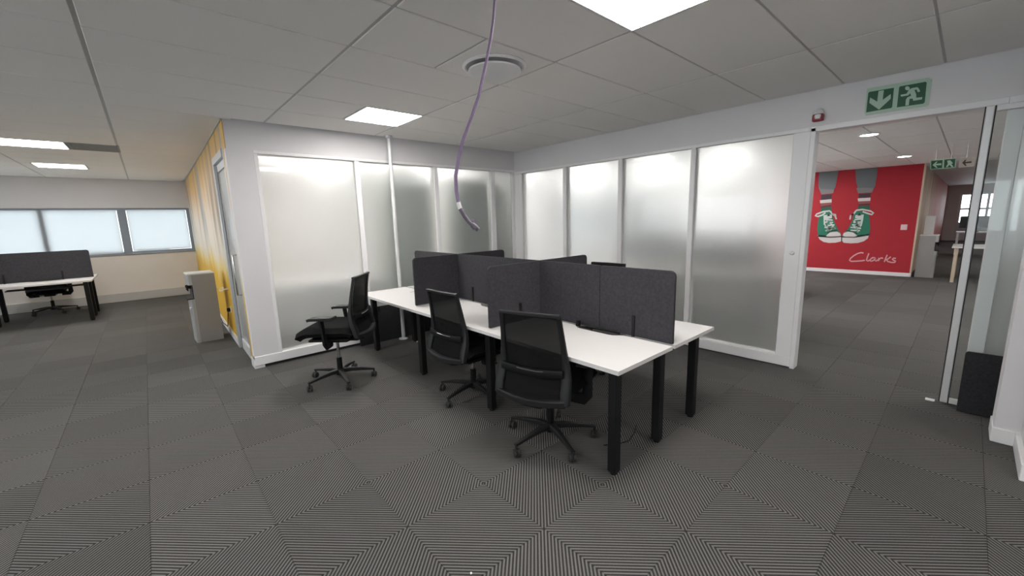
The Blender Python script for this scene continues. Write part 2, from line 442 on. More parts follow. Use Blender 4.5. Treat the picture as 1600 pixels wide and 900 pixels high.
bx('door_jamb', 'trim_white', wr, XB - .015, XB + T + .01, 1.015, 1.055, .0, 2.30, bev=.004)
bx('door_head', 'trim_white', wr, XB - .015, XB + T + .01, -.10, 1.055, 2.268, 2.315, bev=.004)
bx('door_jamb', 'trim_white', wr, XB - .015, XB + T + .01, -.185, -.10, .0, 2.315, bev=.004)
bx('glass_pane', 'glass_frosted', wr, XB + .030, XB + .038, -1.15, -.185, .10, 2.30)
bx('plinth', 'trim_white', wr, XB - .008, XB + T, -1.15, -.185, .0, .10, bev=.003)
bx('end_panel', 'wall_white', wr, XB, XB + T, -3.2, -1.15, 0, ZTB + .02)
k = MB().tube([(XB - .03, 1.115, 1.16), (XB - .018, 1.115, 1.16), (XB - .006, 1.115, 1.16)], [.012, .018, .020], 16).build('door_stop', 'white_plastic', None, True)
tag(k, 'small round white knob on the white jamb left of the doorway', 'door stop')

# sliding glass door pushed to the right
dr = setting('door_1', 'clear glass sliding door with slim metal stile, pushed aside in the doorway')
xs0, xs1 = XB - .065, XB - .022
bx('door_stile', 'alu_light', dr, xs0, xs1, -.038, .004, .012, 2.262, bev=.004)
bx('door_gasket', 'dark_void', dr, xs0 + .008, xs1 - .008, .004, .011, .012, 2.262)
bx('door_gasket', 'dark_void', dr, xs0 + .008, xs1 - .008, -.045, -.038, .012, 2.262)
bx('glass_pane', 'glass_clear', dr, XB - .047, XB - .041, -1.02, -.045, .05, 2.22)
bx('top_rail', 'alu_light', dr, xs0, xs1, -1.02, -.046, 2.222, 2.262, bev=.003)
bx('bottom_rail', 'alu_light', dr, xs0, xs1, -1.02, -.046, .012, .05, bev=.003)
fg = MB().box(XB - .07, XB - .02, .03, .085, 0, .008, bev=.002).build('floor_guide', 'white_plastic')
tag(fg, 'small white door guide fixed to the carpet at the foot of the sliding door', 'door guide')
# wall returning towards the viewer on the right
wn = setting('wall_near', 'white wall end with skirting beside the sliding door')
bx('wall_end', 'wall_white', wn, 4.06, 4.28, -1.4, -.258, .10, H + .01)
bx('skirting', 'trim_white', wn, 4.045, 4.28, -1.4, -.268 + .018, 0, .10, bev=.004)
bx('wall_end', 'wall_white', wn, 3.56, 4.04, -1.4, -.372, .10, H + .01)
bx('skirting', 'trim_white', wn, 3.545, 4.043, -1.4, -.350, 0, .10, bev=.004)

# ------------------------------------------------------------------ left wall with printed covering and a door
wl = setting('wall_left', 'wall with a yellow and tan drip print and a grey framed door', (.712, YA, 0), -math.radians(1.0))
LW = YW - YA
D0, D1, DZ = .20, 1.16, 2.375
def wlb(name, mat, y0, y1, z0, z1, x0=0, x1=.10, bev=0): return bx(name, mat, wl, x0, x1, y0, y1, z0, z1, bev=bev)
wlb('wall_panel', 'wall_yellow', .004, D0, .10, H + .012); wlb('wall_panel', 'wall_yellow', D1, LW + .1, .0, H + .012); wlb('wall_panel', 'wall_yellow', D0, D1, DZ, H + .012)
wlb('ceiling_trim', 'trim_grey', .0, LW, H - .012, H, -.012, 0)
wlb('skirting', 'trim_white', D1, LW, 0, .10, -.012, 0); wlb('skirting', 'trim_white', .004, D0, 0, .10, -.008, .09)
d2 = setting('door_2', 'grey aluminium framed glass door in the yellow wall', (.712, YA, 0), -math.radians(1.0))
def d2b(name, mat, x0, x1, y0, y1, z0, z1, bev=.003, par=None): return bx(name, mat, par or d2, x0, x1, y0, y1, z0, z1, bev=bev)
d2b('frame_jamb', 'alu', -.015, .10, D1 - .09, D1, 0, DZ); d2b('frame_jamb', 'alu', -.002, .10, D0, D0 + .05, 0, DZ); d2b('frame_head', 'alu', -.015, .10, D0 + .05, D1 - .09, DZ - .08, DZ)
d2b('leaf_stile', 'alu_light', .012, .055, D0 + .058, D0 + .13, .01, DZ - .088); d2b('leaf_stile', 'alu_light', .012, .055, D1 - .165, D1 - .098, .01, DZ - .088)
d2b('leaf_rail', 'alu_light', .012, .055, D0 + .13, D1 - .165, .01, .14); d2b('leaf_rail', 'alu_light', .012, .055, D0 + .13, D1 - .165, DZ - .17, DZ - .088)
d2b('glass_pane', 'glass_frosted', .03, .038, D0 + .13, D1 - .165, .14, DZ - .17, 0)
d2b('gasket', 'dark_void', .008, .011, D1 - .172, D1 - .160, .02, DZ - .1, 0)
MB().tube([(.012, D0 + .095, .80), (-.035, D0 + .095, .80), (-.035, D0 + .095, 1.25), (.012, D0 + .095, 1.25)], .011, 10).build('pull_handle', 'chrome', d2, True)
d2b('lock_plate', 'white_plastic', .002, .012, D0 + .075, D0 + .115, 1.27, 1.40)

# ------------------------------------------------------------------ window wall
wf = setting('wall_far', 'cream wall below and above the strip window')
WZ0, WZ1, WX0 = 1.03, 2.02, -4.9
bx('wall_panel', 'wall_cream', wf, -5.1, 1.0, YW, YW + .2, 0, WZ0); bx('wall_panel', 'wall_white', wf, -5.1, 1.0, YW, YW + .2, WZ1, H + .012)
bx('wall_panel', 'wall_white', wf, -5.1, WX0, YW, YW + .2, WZ0, WZ1)
tr = bx('trim_1', 'trim_grey', None, -5.0, .82, YW - .055, YW - .001, .0, .185, bev=.006); tag(tr, 'beige cable trunking running along the foot of the window wall', None, None, 'structure')
tr2 = bx('trim_2', 'trim_grey', None, -.30, -.294, YW - .058, YW - .0555, .0, .186); tag(tr2, 'thin joint cover on the cable trunking', None, None, 'structure')
edges = [(-4.9, -4.82), (-2.75, -2.68), (-1.55, -1.47), (-.40, -.26), (.78, .85)]
wi = 0
for k in range(4):
    wi += 1
    w = setting('window_%d' % wi, 'strip window pane with a pale roller blind drawn down')
    x0, x1 = edges[k][1], edges[k + 1][0]
    bx('frame', 'window_frame', w, x0, x1, YW + .05, YW + .12, WZ1 - .045, WZ1); bx('frame', 'window_frame', w, x0, x1, YW + .05, YW + .12, WZ0, WZ0 + .05)
    bx('mullion', 'window_frame', w, edges[k + 1][0], edges[k + 1][1], YW + (.05 if k == 1 else .03), YW + .12, WZ0, WZ1, bev=.004)
    if k == 0: bx('mullion', 'window_frame', w, *edges[0], YW + .03, YW + .12, WZ0, WZ1)
    bx('glass_pane', 'glass_clear', w, x0, x1, YW + .085, YW + .09, WZ0 + .05, WZ1 - .045)
    x0 -= .052 if k == 2 else 0; x1 += .052 if k == 1 else 0
    bl = bx('roller_blind', 'blind', w, x0 + .012, x1 - .012, YW + .030, YW + .0315, WZ0 + (.075 if k == 3 else .035), WZ1 - .03)
    bx('bottom_bar', 'trim_white', bl, x0 + .012, x1 - .012, YW + .026, YW + .036, WZ0 + (.060 if k == 3 else .022), WZ0 + (.075 if k == 3 else .035))
    bx('blind_roller', 'window_frame', bl, x0, x1, YW + .012, YW + .048, WZ1 - .032, WZ1 - .001, bev=.008)
    bx('sill', 'window_frame', w, edges[k][0], edges[k + 1][0] - .001 if k < 3 else edges[4][1], YW - .03, YW + .05, WZ0 - .018, WZ0 - .0005, bev=.003)
# rest of the shell, behind the viewer; strip window added to raise ambient light
ws = setting('wall_side', 'white side wall with a long strip window added for daylight')
bx('wall_panel', 'wall_white', ws, -5.15, -5.0, -5, 13, 0, .95); bx('wall_panel', 'wall_white', ws, -5.15, -5.0, -5, 13, 2.15, H + .012)
for k in range(6):
    y0 = -3.2 + 2.58 * k
    w = setting('window_%d' % (6 + k), 'unseen strip window pane added in the side wall for daylight')
    bx('frame', 'window_frame', w, -5.12, -5.04, y0, y0 + .10, .95, 2.15); bx('frame', 'window_frame', w, -5.12, -5.04, y0 + .10, y0 + 2.58, .95, 1.0); bx('frame', 'window_frame', w, -5.12, -5.04, y0 + .10, y0 + 2.58, 2.10, 2.15)
    bx('glass_pane', 'glass_clear', w, -5.09, -5.085, y0 + .10, y0 + 2.58, 1.0, 2.10)
w_ = bx('wall_rear', 'wall_white', None, -5.0, XB, -3.35, -3.2, 0, H + .012); tag(w_, 'plain white rear wall', None, None, 'structure')
# rooms behind the glass
w_ = bx('wall_meeting_back', 'wall_white', None, .90, XB + T, 9.30, 9.42, 0, H + .012); tag(w_, 'white wall at the back of the meeting room', None, None, 'structure')
w_ = bx('wall_meeting_side', 'wall_white', None, XB, XB + T, YA + T, 9.30, 0, H + .012); tag(w_, 'white side wall of the meeting room', None, None, 'structure')
ws = setting('wall_hall_side', 'white side wall of the hall with a strip window added for brightness')
bx('wall_panel', 'wall_white', ws, XB + T, 13, 6.4, 6.5, 0, .95); bx('wall_panel', 'wall_white', ws, XB + T, 13, 6.4, 6.5, 2.15, HH + .012); bx('wall_panel', 'wall_white', ws, XB + T, 7.0, 6.4, 6.5, .95, 2.15)
for k in range(3):  # this strip window is added to brighten the frosted panes
    x0 = 7.0 + 2.0 * k
    w = setting('window_%d' % (12 + k), 'strip window pane added in the hall side wall to brighten the frosted glass')
    bx('frame', 'window_frame', w, x0, x0 + .08, 6.42, 6.48, .95, 2.15); bx('frame', 'window_frame', w, x0 + .08, x0 + 2.0, 6.42, 6.48, .95, 1.0); bx('frame', 'window_frame', w, x0 + .08, x0 + 2.0, 6.42, 6.48, 2.10, 2.15)
    bx('glass_pane', 'glass_clear', w, x0 + .08, x0 + 2.0, 6.45, 6.455, 1.0, 2.10)
w_ = bx('wall_hall_near', 'wall_white', None, XB + T, 29.0, -4.1, -4.0, 0, HH + .012); tag(w_, 'white far side wall of the hall', None, None, 'structure')
RX = 12.90
rw = setting('wall_hall_red', 'bright red wall at the end of the hall')
bx('wall_panel', 'wall_red', rw, RX, RX + .12, .785, 3.15, 0, HH + .012); bx('white_panel', 'wall_white', rw, RX, RX + .12, 3.15, 6.4, 0, HH + .012)
bx('corner_trim', 'wood_pale', rw, RX - .004, RX + .12, .755, .785, 0, HH + .012)
bx('skirting', 'trim_white', rw, RX - .014, RX, .76, 6.4, 0, .085, bev=.003)
w_ = bx('wall_corridor', 'wall_corridor', None, RX + .12, 29, .80, .92, 0, HH + .012); tag(w_, 'corridor wall with a blurred tan and red print', None, None, 'structure')
we = setting('wall_corridor_end', 'end wall of the corridor with a bright window')
EX = 28.0
bx('wall_panel', 'wall_cream', we, EX, EX + .1, .40, .80, 0, HH + .012); bx('wall_panel', 'wall_white', we, EX, EX + .1, -4, -1.4, 0, HH)
bx('wall_panel', 'wall_white', we, EX, EX + .1, -1.4, .40, 0, .75); bx('wall_panel', 'wall_cream', we, EX, EX + .1, -1.4, .40, 2.15, HH + .012)
w5 = setting('window_5', 'bright window with white frame at the end of the corridor')
for y0, y1 in ((.32, .40), (-.52, -.44), (-1.4, -1.32)): bx('frame', 'trim_white', w5, EX, EX + .08, y0, y1, .75, 2.15)
for z in (.75, 1.40, 2.07): bx('frame', 'trim_white', w5, EX, EX + .08, -1.32, -.52, z, z + .08); bx('frame', 'trim_white', w5, EX, EX + .08, -.44, .32, z, z + .08)
bx('glass_pane', 'glass_clear', w5, EX + .04, EX + .045, -.44, .32, .83, 2.07); bx('glass_pane', 'glass_clear', w5, EX + .04, EX + .045, -1.32, -.52, .83, 2.07)

# ------------------------------------------------------------------ ceiling lights
def panel(x0, x1, y0, z, label, grp='square recessed ceiling panels'):
    t = thing('ceiling_light', label, 'ceiling light', ((x0 + x1) / 2, y0 + .3, z), 0, grp)
    w = (x1 - x0) / 2
    m = MB(); e = .012
    for a in ((-w + .004, w - .004, -.296, -.296 + e), (-w + .004, w - .004, .296 - e, .296), (-w + .004, -w + .004 + e, -.296 + e, .296 - e), (w - .004 - e, w - .004, -.296 + e, .296 - e)):
        m.box(*a, -.004, .012)
    m.build('frame', 'trim_white', t)
    MB().box(-w + .016, w - .016, -.284, .284, -.001, .009).build('diffuser', 'lamp', t)
    return t
plabels = ['square glowing ceiling panel above the cable pole and far end of the bench', 'square glowing ceiling panel above the near end of the bench',
           'square glowing ceiling panel beside the dark air grille', 'square glowing ceiling panel closest to the strip window']
for k, (x0, x1, r) in enumerate(PANELS):  # after the fourth: out of view, added to raise the light level
    panel(x0, x1, GY + .6 * r, H, plabels[k] if k < 4 else 'square glowing ceiling panel added out of view over the open floor opposite the glazed walls')
for x, y in ((2.60, 7.85), (4.1, 6.75), (1.5, 6.3), (2.9, 6.3)):  # first two glow through the panes; last two added, hidden, to brighten the room
    panel(x - .3, x + .3, y - .3, H, 'square meeting room ceiling panel, glowing through the frosted glass or added hidden for light', 'meeting room ceiling panels')
for x, y in ((7.3, 2.75), (7.3, 4.0), (6.25, 4.9), (10.4, 4.7), (11.6, 3.2), (9.3, 5.4), (5.5, 5.8), (7.6, 5.8), (11.9, 5.2), (12.2, -2.6), (6.6, -1.6), (8.6, -1.6), (10.4, -1.6), (16.5, -1.5), (21.5, -1.5)):  # first three glow through the panes; the others are added to brighten the hall
    panel(x - .3, x + .3, y - .3, HH, 'square hall ceiling panel beyond the glazed wall', 'hall ceiling panels')
for (u, v), lb in (((1358, 210), 'round white downlight in the hall ceiling just past the doorway'), ((1413, 244), 'round white downlight in the hall ceiling close to the red wall')):
    p = on_z(u, v, HH)
    t = thing('downlight', lb, 'downlight', (p.x, p.y, HH), 0, 'hall downlights')
    MB().lathe((0, 0), [(.115, -.001), (.115, -.008), (.09, -.010), (.088, -.003)], 32).build('rim', 'trim_white', t, True)
    MB().cyl((0, 0), .087, -.0085, -.0035, 32).build('lens', 'downlight', t)

# round air diffuser in a plate
t = thing('air_diffuser', 'round white ceiling air diffuser in a square plate behind the hanging cable', 'air diffuser', (1.979, 2.345, H))
m = MB(); n = 40; outer = []
for k in range(n):
    a = 2 * math.pi * k / n; c, s_ = math.cos(a), math.sin(a); q = .292 / max(abs(c), abs(s_)); outer.append((c * q, s_ * q))
vo = [m.b.verts.new((x, y, -.002)) for x, y in outer]; vi = [m.b.verts.new((.205 * math.cos(2 * math.pi * k / n), .205 * math.sin(2 * math.pi * k / n), -.002)) for k in range(n)]
vi2 = [m.b.verts.new((.205 * math.cos(2 * math.pi * k / n), .205 * math.sin(2 * math.pi * k / n), .010)) for k in range(n)]
vo2 = [m.b.verts.new((x, y, .010)) for x, y in outer]
for k in range(n):
    l = (k + 1) % n
    m.b.faces.new((vo[k], vo[l], vi[l], vi[k])); m.b.faces.new((vi[k], vi[l], vi2[l], vi2[k])); m.b.faces.new((vo[k], vo2[k], vo2[l], vo[l])); m.b.faces.new((vi2[k], vi2[l], vo2[l], vo2[k]))
m.build('plate', 'ceiling_tile', t)
MB().cyl((0, 0), .2045, .0085, .0095, 40).build('duct', 'dark_void', t)
MB().lathe((0, 0), [(.205, -.002), (.222, -.004), (.226, -.012), (.208, -.020), (.196, -.014), (.196, .002)], 40).build('outer_ring', 'trim_white', t, True)
MB().lathe((0, 0), [(.03, .008), (.03, -.02), (.165, -.026), (.186, -.036), (.188, -.046), (.165, -.056), (.001, -.060)], 40).build('disc', 'trim_white', t, True)
# slot grille by the far panel
t = thing('air_grille', 'dark rectangular ceiling air grille next to a glowing panel', 'air grille', (-.34, GY + .6 * 7 + .3, H))
m = MB()
for a in ((-.235, .235, -.29, -.272), (-.235, .235, .272, .29), (-.235, -.217, -.272, .272), (.217, .235, -.272, .272)): m.box(*a, -.003, .010)
m.build('frame', 'vent_grey', t)
MB().box(-.217, .217, -.272, .272, .008, .010).build('backing', 'dark_void', t)
for k in range(12): MB().box(-.217, .217, -.262 + k * .0455, -.236 + k * .0455, .0005, .006).build('slat', 'vent_grey', t)

# ------------------------------------------------------------------ bench desk
DZT = .715
def worktop_mesh(w, d, side):
    # w along y, d along x; the inner edge (towards the spine) has a long scalloped cable cut-out
    pts = []
    L = [(-w / 2, 0), (-.27, 0), (-.245, .004), (-.215, .028), (-.185, .052), (-.15, .058), (.10, .058), (.135, .052), (.165, .028), (.195, .004), (.22, 0), (w / 2, 0)]
    inner = [(d / 2 - c, y) for y, c in L]
    pts = [(-d / 2, w / 2), (-d / 2, -w / 2)] + inner
    pts = [(x * side, y) for x, y in pts]
    m = MB(); m.prism(pts, -.025, 0)
    return m
def bench(name, label, cat, loc, rz, nst, w, d, gap, legs_y, inset=.115):
    """bench of nst stations along local y, two deep along local x; origin on the floor at its centre"""
    t = thing(name, label, cat, loc, rz)
    L = nst * w
    for k in range(nst):
        y = -L / 2 + w * (k + .5)
        for s in (1, -1):
            me = worktop_mesh(w - .004, d, s).mesh('worktop', 'desk_white')
            place('worktop', me, t, (-s * (d / 2 + gap / 2), y, DZT))
    xo = d + gap / 2 - inset
    for y in legs_y:
        for x in (-xo, 0, xo):
            m = MB(); m.box(-.03, .03, -.03, .03, .012, DZT - .026, bev=.006)
            g = m.build('leg', 'metal_black', t, False, (x, y, 0))
            MB().cyl((0, 0), .024, 0, .012, 16).build('foot', 'plastic_black', g)
        bx('cross_beam', 'metal_black', t, -xo + .03, -.03, y - .02, y + .02, DZT - .066, DZT - .0255); bx('cross_beam', 'metal_black', t, .03, xo - .03, y - .02, y + .02, DZT - .066, DZT - .0255)
    for x in (-xo + .16, xo - .16):
        bx('side_rail', 'metal_black', t, x - .02, x + .02, -L / 2 + .15, L / 2 - .15, DZT - .046, DZT - .026)
    for k in range(nst):
        y = -L / 2 + w * (k + .5)
        bx('cable_tray', 'metal_black', t, -.10, .10, y - w / 2 + .16, y + w / 2 - .16, DZT - .13, DZT - .115); bx('socket_strip', 'plastic_black', t, -.03, .03, y - .25, y + .25, DZT - .115, DZT - .05)
    return t
BX, BY = 2.472, 3.045
bench('bench_desk', 'long white six-place bench desk on black legs with dark felt screens', 'desk', (BX, BY, 0), 0, 3, 1.23, .618, .03, (-1.745, -.56, .56, 1.69))
# ---- felt screens standing on the bench
def felt_panel(w, h, t=.022, r=.035, axis='y', r0=None):
    r0 = r if r0 is None else r0      # r rounds the + end, r0 the - end
    pts = [(-w / 2, 0), (w / 2, 0)]
    for a in range(0, 91, 18): pts.append((w / 2 - r + r * math.cos(math.radians(a)), h - r + r * math.sin(math.radians(a))))
    for a in range(90, 181, 18): pts.append((-w / 2 + r0 + r0 * math.cos(math.radians(a)), h - r0 + r0 * math.sin(math.radians(a))))
    m = MB(); m.prism(pts, -t / 2, t / 2, 'x' if axis == 'y' else 'y')
    return m
def screen(label, loc, w, h, axis, brackets, side, group='felt screens on the bench', mat='felt', r=.035, r0=.035):
    t = thing('desk_screen', label, 'desk screen', loc, 0, group)
    felt_panel(w, h, axis=axis, r=r, r0=r0).build('panel', mat, t)
    for b in brackets:
        for s in side:
            a = (s * .012, s * .020) if s > 0 else (s * .020, s * .012)
            if axis == 'y': MB().box(a[0], a[1], b - .012, b + .012, -.004, .15, bev=.002).build('bracket', 'metal_black', t)
            else: MB().box(b - .012, b + .012, a[0], a[1], -.004, .15, bev=.002).build('bracket', 'metal_black', t)
    return t
SZ = DZT + .005
SX = 2.490; SH = 1.203 - SZ
def spine(y0, y1, label, br, r0=.003, r=.003): screen(label, (SX, (y0 + y1) / 2, SZ), y1 - y0 - .003, SH, 'y', br, (-1,), r=r, r0=r0)
spine(1.215, 1.795, 'dark felt screen along the bench centre, at the open end of the bench', [.0], .035, .012)
spine(1.797, 2.432, 'dark felt screen along the bench centre behind the wavy cable cut-out', [], .012)
spine(2.432, 3.672, 'long dark felt screen along the bench centre between the two crosswise screens', [-.25, .35])
spine(3.672, 4.61, 'dark felt screen along the bench centre closest to the cable pole', [.1], .003, .035)
def cross(y, x0, x1, label, br, side=(-1,)): screen(label, ((x0 + x1) / 2, y, SZ), x1 - x0, SH, 'x', br, side, r=.003 if x1 < SX else .035, r0=.035 if x1 < SX else .003)
cross(2.432, 1.915, SX - .0125, 'dark felt crosswise screen dividing the places of the two chairs pushed up to the bench', [.045])
cross(2.432, SX + .0125, 3.13, 'dark felt crosswise screen beside the lone chair across the bench', [0])
cross(3.672, 1.95, SX - .0125, 'dark felt crosswise screen between the profile chair and the bench middle', [.0], (1,))
cross(3.672, SX + .0125, 3.15, 'dark felt crosswise screen across the bench facing the back corner of the room', [0])
# ---- small things left on the bench
c = MB().tube([(2.40, 1.93, .724), (2.43, 1.88, .728), (2.455, 1.80, .722), (2.452, 1.66, .726), (2.455, 1.60, .722)], .006, 8).build('power_lead', 'plastic_black', None, True)
tag(c, 'short black lead lying in the wavy cut-out of the bench', 'cable')
c = MB().box(2.425, 2.455, 1.955, 1.985, DZT, DZT + .045, bev=.004).build('cable_grommet', 'plastic_black'); tag(c, 'small black cable clip standing by the wavy desk cut-out', 'cable clip')
c = MB().tube([(2.16, 1.52, .004), (2.24, 1.46, .004), (2.34, 1.43, .004), (2.45, 1.46, .004), (2.58, 1.52, .004)], .0035, 8).build('floor_cable', 'plastic_black', None, True)
tag(c, 'thin black cable lying on the carpet under the bench', 'cable')
c = MB().box(2.30, 2.36, 4.44, 4.46, DZT, DZT + .003).build('paper_strip', 'trim_grey'); tag(c, 'small grey strip on the bare bench top near the cable pole', 'paper strip')

# ------------------------------------------------------------------ office chair
def make_chair():
    t = thing('office_chair', 'x', 'chair')
    # five-star base
    MB().lathe((0, 0), [(.034, .065), (.046, .075), (.046, .115), (.034, .130)], 24).build('hub', 'plastic_black', t, True)
    leg = MB().bar([(.03, 0, .105), (.10, 0, .108), (.21, 0, .096), (.325, 0, .080)], [.052, .046, .036, .028], [.042, .038, .028, .018]).mesh('base_leg', 'plastic_grey', False)
    m = MB()
    for s in (-1, 1): m.lathe((0, 0), [(.001, s * .006), (.024, s * .006), (.029, s * .010), (.029, s * .020), (.022, s * .024), (.001, s * .024)], 18)
    bmesh.ops.rotate(m.b, verts=list(m.b.verts), cent=(0, 0, 0), matrix=Matrix.Rotation(math.pi / 2, 3, 'X'))
    bmesh.ops.translate(m.b, verts=list(m.b.verts), vec=(.012, 0, .029))
    m.tube([(0, 0, .045), (0, 0, .082)], .009, 10)
    m.box(-.012, .030, -.005, .005, .030, .052, bev=.003)
    caster = m.mesh('caster', 'rubber', True)
    for k in range(5):
        a = 2 * math.pi * k / 5
        l = place('base_leg', leg, t, (0, 0, 0), a)
        place('caster', caster, l, (.318, 0, 0), 1.1 + k * 1.7)
    MB().cyl((0, 0), .027, .115, .245, 20, .025).build('column_sleeve', 'plastic_black', t, True)
    MB().cyl((0, 0), .014, .13, .345, 16).build('gas_lift', 'chrome', t, True)
    MB().box(-.13, .09, -.075, .075, .335, .385, bev=.012, seg=2).build('tilt_mechanism', 'plastic_black', t)
    m = MB().tube([(.02, -.07, .355), (.02, -.20, .350), (.02, -.235, .345)], .007, 8)
    m.box(-.015, .055, -.275, -.225, .338, .352, bev=.005).build('lever', 'plastic_black', t)
    # seat: pan and waterfall cushion
    MB().box(-.20, .19, -.20, .20, .380, .405, bev=.012, seg=2).build('seat_pan', 'plastic_black', t)
    def seat(u, v):
        x = -.215 + .465 * u; y = (v - .5) * .48
        ex = min(1, (1 - abs(2 * v - 1)) * 6); eu = min(1, u * 7); ef = min(1, (1 - u) * 4.5)
        sh = 1 - .10 * (max(0, .25 - u) / .25) ** 2
        y *= (1 - .10 * max(0, (u - .75) / .25) ** 2) * sh
        z = .470 - .030 * (1 - ex) ** 2 - .022 * (1 - eu) ** 2 - .042 * (1 - ef) ** 2 - .010 * math.sin(math.pi * min(1, u * 1.3)) * math.sin(math.pi * v)
        return (x, y, z)
    MB().grid(seat, 20, 16, -.058).build('seat', 'fabric_black', t, True)
    # back: side rails, top bar, mesh, lumbar bar and lower shell
    prof = [(-.292, .982), (-.277, .91), (-.262, .83), (-.248, .735), (-.240, .655), (-.250, .575), (-.275, .50), (-.290, .43)]
    def hw(z): return .197 + .036 * max(0, min(1, (.98 - z) / .45))
    bf = MB()
    for s in (-1, 1):
        bf.bar([(x, s * hw(z), z) for x, z in prof], [.032, .030, .030, .034, .046, .058, .062, .056], [.022, .022, .024, .028, .036, .046, .050, .044], up=(1, 0, 0))
    top = [(-.292 - .012 * math.cos(a * math.pi / 2), .208 * a, .983) for a in (-1, -.6, 0, .6, 1)]
    bf.bar(top, .030, .022)
    low = [(-.290 - .045 * math.cos(a * math.pi / 2), .235 * a, .440 - .012 * math.cos(a * math.pi / 2)) for a in (-1, -.75, -.4, 0, .4, .75, 1)]
    bf.bar(low, .05, .045, up=(0, 0, 1))
    bf.build('back_frame', 'plastic_grey', t, True)
    def xat(z):
        for (x0, z0), (x1, z1) in zip(prof, prof[1:]):
            if z1 <= z <= z0: return x1 + (x0 - x1) * (z - z1) / (z0 - z1)
        return prof[-1][0]
    def mesh_upper(u, v):
        z = .615 + .364 * u; w = hw(z) - .008; y = (2 * v - 1) * w
        return (xat(z) - .016 * math.cos((2 * v - 1) * math.pi / 2), y, z)
    MB().grid(mesh_upper, 12, 10, .003).build('back_mesh', 'chair_mesh', t, True)
    def mesh_lower(u, v):
        z = .445 + .170 * u; w = hw(z) - .012; y = (2 * v - 1) * w
        return (xat(z) - .030 * math.cos((2 * v - 1) * math.pi / 2), y, z)
    MB().grid(mesh_lower, 6, 10, .003).build('lower_mesh', 'chair_mesh', t, True)
    lb = MB().bar([(xat(.61) - .028 - .022 * math.cos(a * math.pi / 2), .215 * a, .618 - .010 * math.cos(a * math.pi / 2)) for a in (-1, -.6, -.2, .2, .6, 1)], .022, .050).build('lumbar_support', 'plastic_black', t, True)
    MB().bar([(xat(.61) - .041 - .024 * math.cos(a * math.pi / 2), .13 * a, .626) for a in (-1, -.4, .4, 1)], .010, .008).build('lumbar_highlight', 'chrome', lb, True)  # bright metal strip imitates the highlight on the lumbar slit
    # upright carrying the back from the mechanism
    cr = MB()
    cr.bar([(-.10, 0, .360), (-.22, 0, .358), (-.29, 0, .385), (-.325, 0, .435)], [.10, .12, .16, .20], [.035, .030, .028, .025])
    cr.build('back_carrier', 'plastic_black', t, True)
    for s in (-1, 1):
        ar = MB().bar([(-.01, s * .15, .365), (-.01, s * .255, .362), (-.006, s * .275, .39), (.0, s * .278, .49), (.012, s * .276, .620)], [.075, .075, .070, .055, .070], [.030, .028, .028, .026, .024], up=(0, s * .2, 1) if False else (1, 0, 0)).build('armrest', 'plastic_black', t, True)
        pm = MB(); pm.grid(lambda u, v: (-.115 + .25 * u, s * .27 + (v - .5) * .085 * (1 - .25 * max(0, abs(2 * u - 1) - .7) / .3), .636 + .010 * max(0, (abs(2 * u - 1) - .75) / .25) * (1 if u < .5 else -1)), 10, 4, .024)
        pm.build('arm_pad', 'plastic_grey', ar, True)
    return t
CH = make_chair()
used = [False]
def chair(x, y, deg, label, basedeg=None, group='black mesh office chairs', lift=0.0):
    o = CH if not used[0] else copy_tree(CH); used[0] = True
    o.location = (x, y, 0); o.rotation_euler.z = math.radians(deg); o['label'] = label; o['group'] = group
    for c in o.children:       # seat height set on the gas lift
        if lift and not c.name.startswith(('hub', 'base_leg', 'column_sleeve')): c.location.z += lift
    if basedeg is not None:
        k = 0
        for c in o.children:
            if c.name.startswith('base_leg'):
                c.rotation_euler.z = math.radians(basedeg - deg + 72 * k); k += 1
    return o
chair(2.035, 2.845, 3, 'black mesh office chair pushed up to the middle place of the bench', 191)
chair(1.967, 1.838, 18, 'black mesh office chair pushed up to the open end place of the bench', 177)
chair(1.277, 4.069, 139, 'black mesh office chair turned away from the bench, facing the white wall end', 191, lift=.08)
chair(3.40, 2.56, 182, 'black mesh office chair on the wall side of the bench, only its top rim showing', 20, lift=.07)
chair(-1.52, 11.72, -92, 'black mesh office chair tucked behind the desk by the strip window', 10)

# ------------------------------------------------------------------ cable pole
t = thing('cable_pole', 'slim silver cable pole from floor to ceiling at the far end of the bench', 'cable pole', (2.418, 4.955, 0))
MB().cyl((0, 0), .024, .012, H - .012, 24).build('tube', 'alu_light', t, True)
MB().lathe((0, 0), [(.062, .0), (.062, .008), (.036, .016), (.024, .018)], 32).build('floor_flange', 'white_plastic', t, True)
MB().lathe((0, 0), [(.024, H - .035), (.040, H - .030), (.046, H - .010), (.046, H - .001)], 32).build('ceiling_collar', 'alu', t, True)
# ------------------------------------------------------------------ spare felt panels leaning on the glass
def leaning(label, loc, rz, w, h, lean):
    t = thing('spare_felt_panel', label, 'felt panel', loc, rz, 'spare felt panels leaning on glass')
    m = felt_panel(w, h, axis='x', r=.02); o = m.build('panel', 'felt_dark', t); o.rotation_euler.x = -lean
    m = MB()
    for x in (-w * .3, w * .3):
        b = MB().box(x - .012, x + .012, -.019, -.011, h - .06, h + .004, bev=.002).build('bracket', 'metal_black', t); b.rotation_euler.x = -lean
    return t
leaning('spare dark felt panel leaning on the back glass behind the cable pole', (2.565, 5.045, .004), 0, 1.40, .472, .035)
leaning('spare dark felt panel leaning beside the sliding door', (4.50, -.64, .006), -math.radians(90), 1.10, .47, .06)

